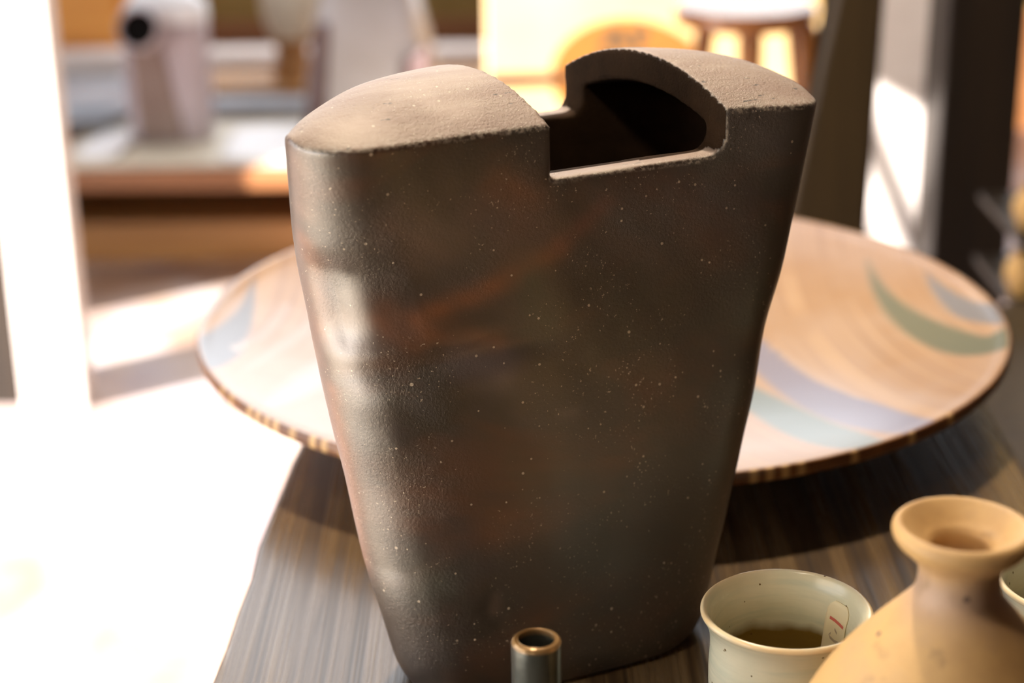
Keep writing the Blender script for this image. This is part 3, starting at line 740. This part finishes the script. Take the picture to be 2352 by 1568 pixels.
# a thumb-pressed facet at the near left, soft on one side and steep on the other
pL, pR, pT, pB = on_vase(766, 705), on_vase(962, 705), on_vase(860, 600), on_vase(860, 812)
dd_ = pR-pL; tt_ = ((co-pL)@dd_)/(dd_@dd_); vz = (z-(pT[2]+pB[2])/2)/((pT[2]-pB[2])/2)
tt_ = tt_+.12*vz
sm3 = lambda x: np.clip(x, 0, 1)**2*(3-2*np.clip(x, 0, 1))
ff_ = np.where(tt_ < 0, sm3((tt_+.55)/.55), 1-np.clip(tt_, 0, 1))*(tt_ < 1)
nearf = np.clip((.0-w_)/.01, 0, 1)
disp += -.0046*ff_*np.exp(-np.abs(vz)**4)*nearf
co = co+no*(disp*side)[:, None]
vm.vertices.foreach_set('co', co.ravel()); vm.update()
edge_glint = np.zeros(nv)
eaves = np.abs(z-(ZT-.0005-.005*np.maximum(0, u/.145)**2))
edge_glint = np.exp(-(eaves/.0018)**2)*(no[:, 2] > .1)*(no[:, 2] < .95)*(w_ < 0)
lip = np.exp(-((z-zN)/.0020)**2)*((u-k_*(w_+.061)) > uA-.003)*((u-k_*(w_+.061)) < uB+.003)*(no[:, 2] > .1)*(no[:, 2] < .9)
jamb = np.exp(-(((u-k_*(w_+.061))-uB-.001)/.002)**2)*(z > zN)*(w_ < -.045)*(np.abs(no[:, 0]) > .25)*(np.abs(no[:, 1]) > .25)
edge_glint = np.maximum(edge_glint, np.maximum(lip, jamb))  # glints painted as pale colour along eaves, lip and jamb
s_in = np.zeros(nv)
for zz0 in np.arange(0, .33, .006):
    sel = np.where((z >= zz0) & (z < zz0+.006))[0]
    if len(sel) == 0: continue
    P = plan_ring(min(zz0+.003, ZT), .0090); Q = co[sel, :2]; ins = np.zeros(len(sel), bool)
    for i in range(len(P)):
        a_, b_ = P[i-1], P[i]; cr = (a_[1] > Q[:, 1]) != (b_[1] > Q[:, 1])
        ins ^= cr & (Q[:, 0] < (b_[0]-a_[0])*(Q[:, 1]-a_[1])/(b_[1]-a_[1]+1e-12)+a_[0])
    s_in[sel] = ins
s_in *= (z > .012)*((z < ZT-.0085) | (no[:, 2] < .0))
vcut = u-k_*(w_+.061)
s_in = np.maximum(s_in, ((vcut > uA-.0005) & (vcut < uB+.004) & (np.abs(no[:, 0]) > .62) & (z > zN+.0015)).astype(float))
tint = np.zeros((nv, 4)); wob = .5+.5*np.sin(co[:, 0]*310+co[:, 2]*170)*np.sin(co[:, 2]*260-co[:, 1]*190+1)
def stroke_mask(pts, r):
    P = [on_vase(*p) for p in pts]; P = [p for p in P if p is not None]; D = np.full(nv, 9.0)
    if len(P) == 1: P = P*2
    for a_, b_ in zip(P[:-1], P[1:]):
        ab = b_-a_; t = np.clip(((co-a_)@ab)/(ab@ab+1e-12), 0, 1); D = np.minimum(D, np.linalg.norm(co-a_-t[:, None]*ab, axis=1))
    return np.exp(-(D/r)**2)*(.65+.35*wob)
RUST, PINK, VIOL, GREEN = (.20, .062, .016), (.19, .115, .085), (.095, .083, .085), (.022, .034, .020)
for pts, r, col, am in (([(960, 735), (1130, 660), (1280, 575)], .006, RUST, .85), ([(880, 740), (940, 780)], .011, RUST, .6), ([(990, 770), (1140, 785)], .006, RUST, .6),
                        ([(1150, 430), (1210, 460)], .010, RUST, .7), ([(1130, 1215), (1270, 1195)], .011, RUST, .5), ([(700, 560), (735, 760)], .007, RUST, .9), ([(765, 900), (800, 1090), (840, 1280)], .007, (.27, .12, .065), .9),
                        ([(1390, 470), (1290, 560)], .005, (.16, .04, .02), .6), ([(1100, 500), (1230, 520)], .012, (.10, .055, .045), .6), ([(920, 520), (980, 560)], .014, PINK, .6), ([(690, 380), (700, 480)], .008, PINK, .8),
                        ([(1450, 500), (1620, 470)], .020, VIOL, .6), ([(1700, 300), (1790, 320)], .016, VIOL, .7), ([(1060, 830), (1150, 850)], .010, (.13, .10, .10), .7), ([(1220, 640), (1250, 740)], .010, GREEN, .8),  # grey-violet near the right top edge paints a sky sheen
                        ([(960, 1330), (1010, 1340)], .012, GREEN, .6), ([(1600, 700), (1660, 900), (1560, 1300)], .03, (.020, .015, .010), .8), ([(1300, 1200), (1450, 1400)], .035, (.022, .017, .012), .7),  # broad dark strokes put the lower-right shade into the colour
                        ([(1140, 1370), (1138, 1400)], .0028, (.12, .075, .06), .8), ([(1290, 950), (1320, 945)], .003, (.12, .085, .07), .6), ([(860, 1150), (880, 1300)], .010, (.115, .095, .07), .6)):
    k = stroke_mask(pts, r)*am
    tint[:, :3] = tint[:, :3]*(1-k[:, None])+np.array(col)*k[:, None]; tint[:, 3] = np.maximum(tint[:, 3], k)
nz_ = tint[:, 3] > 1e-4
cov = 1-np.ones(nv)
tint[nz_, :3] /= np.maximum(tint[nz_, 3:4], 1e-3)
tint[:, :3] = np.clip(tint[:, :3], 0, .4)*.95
al = vm.attributes.new('tint', 'FLOAT_COLOR', 'POINT'); al.data.foreach_set('color', np.c_[tint[:, :3], np.ones(nv)].astype(np.float32).ravel())
gloss = np.clip(stroke_mask([(805, 640), (830, 700), (866, 790)], .0065), 0, 1)
for nm, arr in (('pale_top', pale_top), ('edge_glint', edge_glint), ('inside', s_in), ('tintfac', tint[:, 3]), ('gloss', gloss)):
    al = vm.attributes.new(nm, 'FLOAT', 'POINT'); al.data.foreach_set('value', arr.astype(np.float32))
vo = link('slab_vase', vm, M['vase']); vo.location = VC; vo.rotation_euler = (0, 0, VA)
tag(vo, 'tall dark brown slab-built vase with a notch cut through its domed top', 'vase')

# ------------------------------------------------------------------ cups
cup_prof = [(0, .003), (.016, .003), (.018, 0), (.0235, 0), (.026, .004), (.0315, .018), (.0350, .034), (.0357, .050), (.0352, .064), (.0362, .072), (.0388, .0780), (.0400, .0800), (.0398, .0815), (.0384, .0822), (.0366, .0805), (.0340, .074), (.0322, .064), (.0325, .050), (.0310, .034), (.0265, .018), (.016, .0095), (0, .008)]
def make_cup(name, loc, sc=1.0, rz=0):
    r = empty(name, loc, rz); r.scale = (sc, sc, sc)
    me = lathe('body', cup_prof, 120, .004, 8)
    c_ = np.empty(len(me.vertices)*3); me.vertices.foreach_get('co', c_); c_ = c_.reshape(-1, 3); rr = np.hypot(c_[:, 0], c_[:, 1])
    pr_ = spline(cup_prof, 8); ins = np.zeros(len(c_)); rim = np.zeros(len(c_)); i0 = 0
    for j, p in enumerate(pr_):
        k = 1 if p[0] < 1e-5 else 120
        if j > 13*8: ins[i0:i0+k] = 1
        rim[i0:i0+k] = math.exp(-((j-12*8)/11)**2); i0 += k
    pool = ins*np.clip((.066-c_[:, 2])/.022, 0, 1)
    for nm, a_ in (('rim', rim), ('pool', pool)):
        x = me.attributes.new(nm, 'FLOAT', 'POINT'); x.data.foreach_set('value', a_.astype(np.float32))
    link('body', me, M['celadon'], r); return r
cu = make_cup('celadon_cup', (.1268, .757, 0))
tag(cu, 'small celadon cup with a price sticker inside, between vase and bottle', 'cup')
# sticker on the inner wall
pin = [(r, z) for r, z in reversed(cup_prof[14:20])]
zs = [p[1] for p in pin]; rs = [p[0] for p in pin]
def wall(t, z, off): r = np.interp(z, zs, rs)-off; return (r*math.cos(t), r*math.sin(t), z)
TC = math.radians(33)
def st_pt(a_, b_, off=.0005):           # a_ along the tag's length (0 top .. 1), b_ across (-1..1)
    z = .0745-.034*a_-.0015*b_*0; t = TC+math.radians(13)*b_+math.radians(6)*(a_-.5); return wall(t, z, off)
na, nb = 14, 10; v = []; f = []
for off in (.0003, .0007):
    for i in range(na+1):
        for j in range(nb+1):
            a_ = i/na; b_ = -1+2*j/nb
            e = max(0, .14-a_)/.14; b2 = b_*(1-.45*e*e); v.append(st_pt(a_, b2, off))
s1 = (na+1)*(nb+1)
for i in range(na):
    for j in range(nb):
        k = i*(nb+1)+j; f += [[k, k+1, k+nb+2, k+nb+1], [s1+k+nb+1, s1+k+nb+2, s1+k+1, s1+k]]
rg_ = list(range(nb+1))+[(i+1)*(nb+1)-1 for i in range(1, na+1)]+[na*(nb+1)+j for j in range(nb-1, -1, -1)]+[i*(nb+1) for i in range(na-1, 0, -1)]
for i in range(len(rg_)): p, q = rg_[i], rg_[(i+1) % len(rg_)]; f.append([q, p, s1+p, s1+q])
stk = link('price_sticker', mesh('price_sticker', v, f), M['paper'], cu); stk['label'] = 'cream paper price sticker with handwritten figures'
def ink(pts, wd_, mat, nm):
    v = []; f = []; P = [np.array(p) for p in pts]
    for i, p in enumerate(P):
        d = P[min(i+1, len(P)-1)]-P[max(i-1, 0)]; d = d/(np.linalg.norm(d)+1e-9); n_ = np.array([-d[1], d[0]])*wd_
        for s in (1, -1):
            qq = p+s*n_; v.append(st_pt(qq[0], qq[1], .00095))
    for i in range(len(P)-1): f.append([2*i, 2*i+1, 2*i+3, 2*i+2])
    return link(nm, mesh(nm, v, f), mat, stk)
ink([(.30, -.8), (.285, -.3), (.27, .15), (.26, .62)], .022, M['redink'], 'figure_one')
ink([(.40, .05), (.43, -.08), (.455, -.2)], .02, M['greyink'], 'comma')
ink([(.50, .35), (.535, .5), (.575, .35), (.60, -.05), (.59, -.4), (.60, -.45), (.64, -.2), (.68, .0)], .022, M['greyink'], 'figure_two')
ink([(.78, .3), (.76, -.1), (.80, -.35), (.85, -.1), (.84, .25), (.79, .32)], .02, M['greyink'], 'figure_zero')
c2 = make_cup('celadon_cup', (.272, .785, 0), .98, 2.0)
tag(c2, 'celadon cup without sticker, half hidden behind the sandy bottle neck', 'cup')

# ------------------------------------------------------------------ sandy bottle
bp = [(0, .004), (.030, .004), (.034, 0), (.044, 0), (.050, .006), (.0615, .028), (.0670, .054), (.0650, .077), (.0580, .0965), (.0480, .1145), (.0345, .1320), (.0235, .1445), (.0176, .1520), (.0160, .1590), (.0166, .1655), (.0200, .1695),
      (.0252, .1745), (.0272, .1785), (.0265, .1815), (.0240, .1825), (.0205, .1802), (.0160, .1765), (.0124, .1735), (.0110, .1690), (.0112, .152), (.0150, .140), (.030, .122), (.050, .095), (.06, .06), (.045, .015), (0, .010)]
me = lathe('body', bp, 120, .006, 8)
c_ = np.empty(len(me.vertices)*3); me.vertices.foreach_get('co', c_); zz_ = c_.reshape(-1, 3)[:, 2]
x = me.attributes.new('neck', 'FLOAT', 'POINT'); x.data.foreach_set('value', np.exp(-((zz_-.156)/.010)**2).astype(np.float32))
o = link('sandy_bottle', me, M['sandy']); o.location = (.1745, .640, 0)
tag(o, 'sandy tan clay bottle with a flared lip in front of the cups', 'bottle')

# ------------------------------------------------------------------ bronze tube-necked bud vase
tp = [(0, .002), (.022, .002), (.024, 0), (.028, .003), (.032, .012), (.030, .026), (.020, .038), (.0125, .048), (.0112, .060), (.0110, .080), (.0110, .0965), (.0107, .0990), (.0097, .1003), (.0086, .1000), (.0078, .0985), (.0076, .08), (.0074, .05), (.012, .035), (.02, .02), (0, .010)]
me = lathe('body', tp, 80, .004, 8)
c_ = np.empty(len(me.vertices)*3); me.vertices.foreach_get('co', c_); zz_ = c_.reshape(-1, 3)[:, 2]
x = me.attributes.new('rim', 'FLOAT', 'POINT'); x.data.foreach_set('value', (np.clip((zz_-.0975)/.0018, 0, 1)).astype(np.float32))
o = link('bud_vase', me, M['bronze']); o.location = (.0088, .700, 0)
tag(o, 'small dark bronze-glazed bud vase with tubular neck before the slab vase', 'bud vase')

# ------------------------------------------------------------------ pendant lamp above the table (out of the picture)
lp = empty('pendant_lamp', (-.05, 1.42, CEIL))
link('shade', lathe('shade', [(.02, -.50), (.03, -.505), (.06, -.53), (.115, -.60), (.117, -.602), (.113, -.602), (.058, -.535), (.02, -.51)], 48), M['brass'], lp)
limb('cord', (0, 0, 0), (0, 0, -.51), .003, .003, M['brass'], lp, 8)
link('bulb', lathe('bulb', [(0, -.60), (.018, -.595), (.028, -.575), (.024, -.55), (.012, -.53), (0, -.53)], 24), M['bulb'], lp)
ld = bpy.data.lights.new('lamp_light', 'SPOT'); ld.energy = 72; ld.color = (1, .85, .68); ld.spot_size = math.radians(110); ld.spot_blend = .6; ld.shadow_soft_size = .035
lo = bpy.data.objects.new('lamp_light', ld); C.objects.link(lo); lo.parent = lp; lo.location = (0, 0, -.63)
tag(lp, 'dark enamel pendant lamp hanging above the display table', 'lamp')

# added fill lamp, weaker, brightening cups and bottle from out of view
fill_lamp = empty('pendant_lamp', (-.32, .22, CEIL))
for ch_ in list(lp.children):
    c_ = ch_.copy(); C.objects.link(c_); c_.parent = fill_lamp
    if c_.type == 'LIGHT': c_.data = ld.copy(); c_.data.energy = 15; c_.data.shadow_soft_size = .08
tag(fill_lamp, 'added fill lamp, unseen, near the front end of the table', 'lamp')
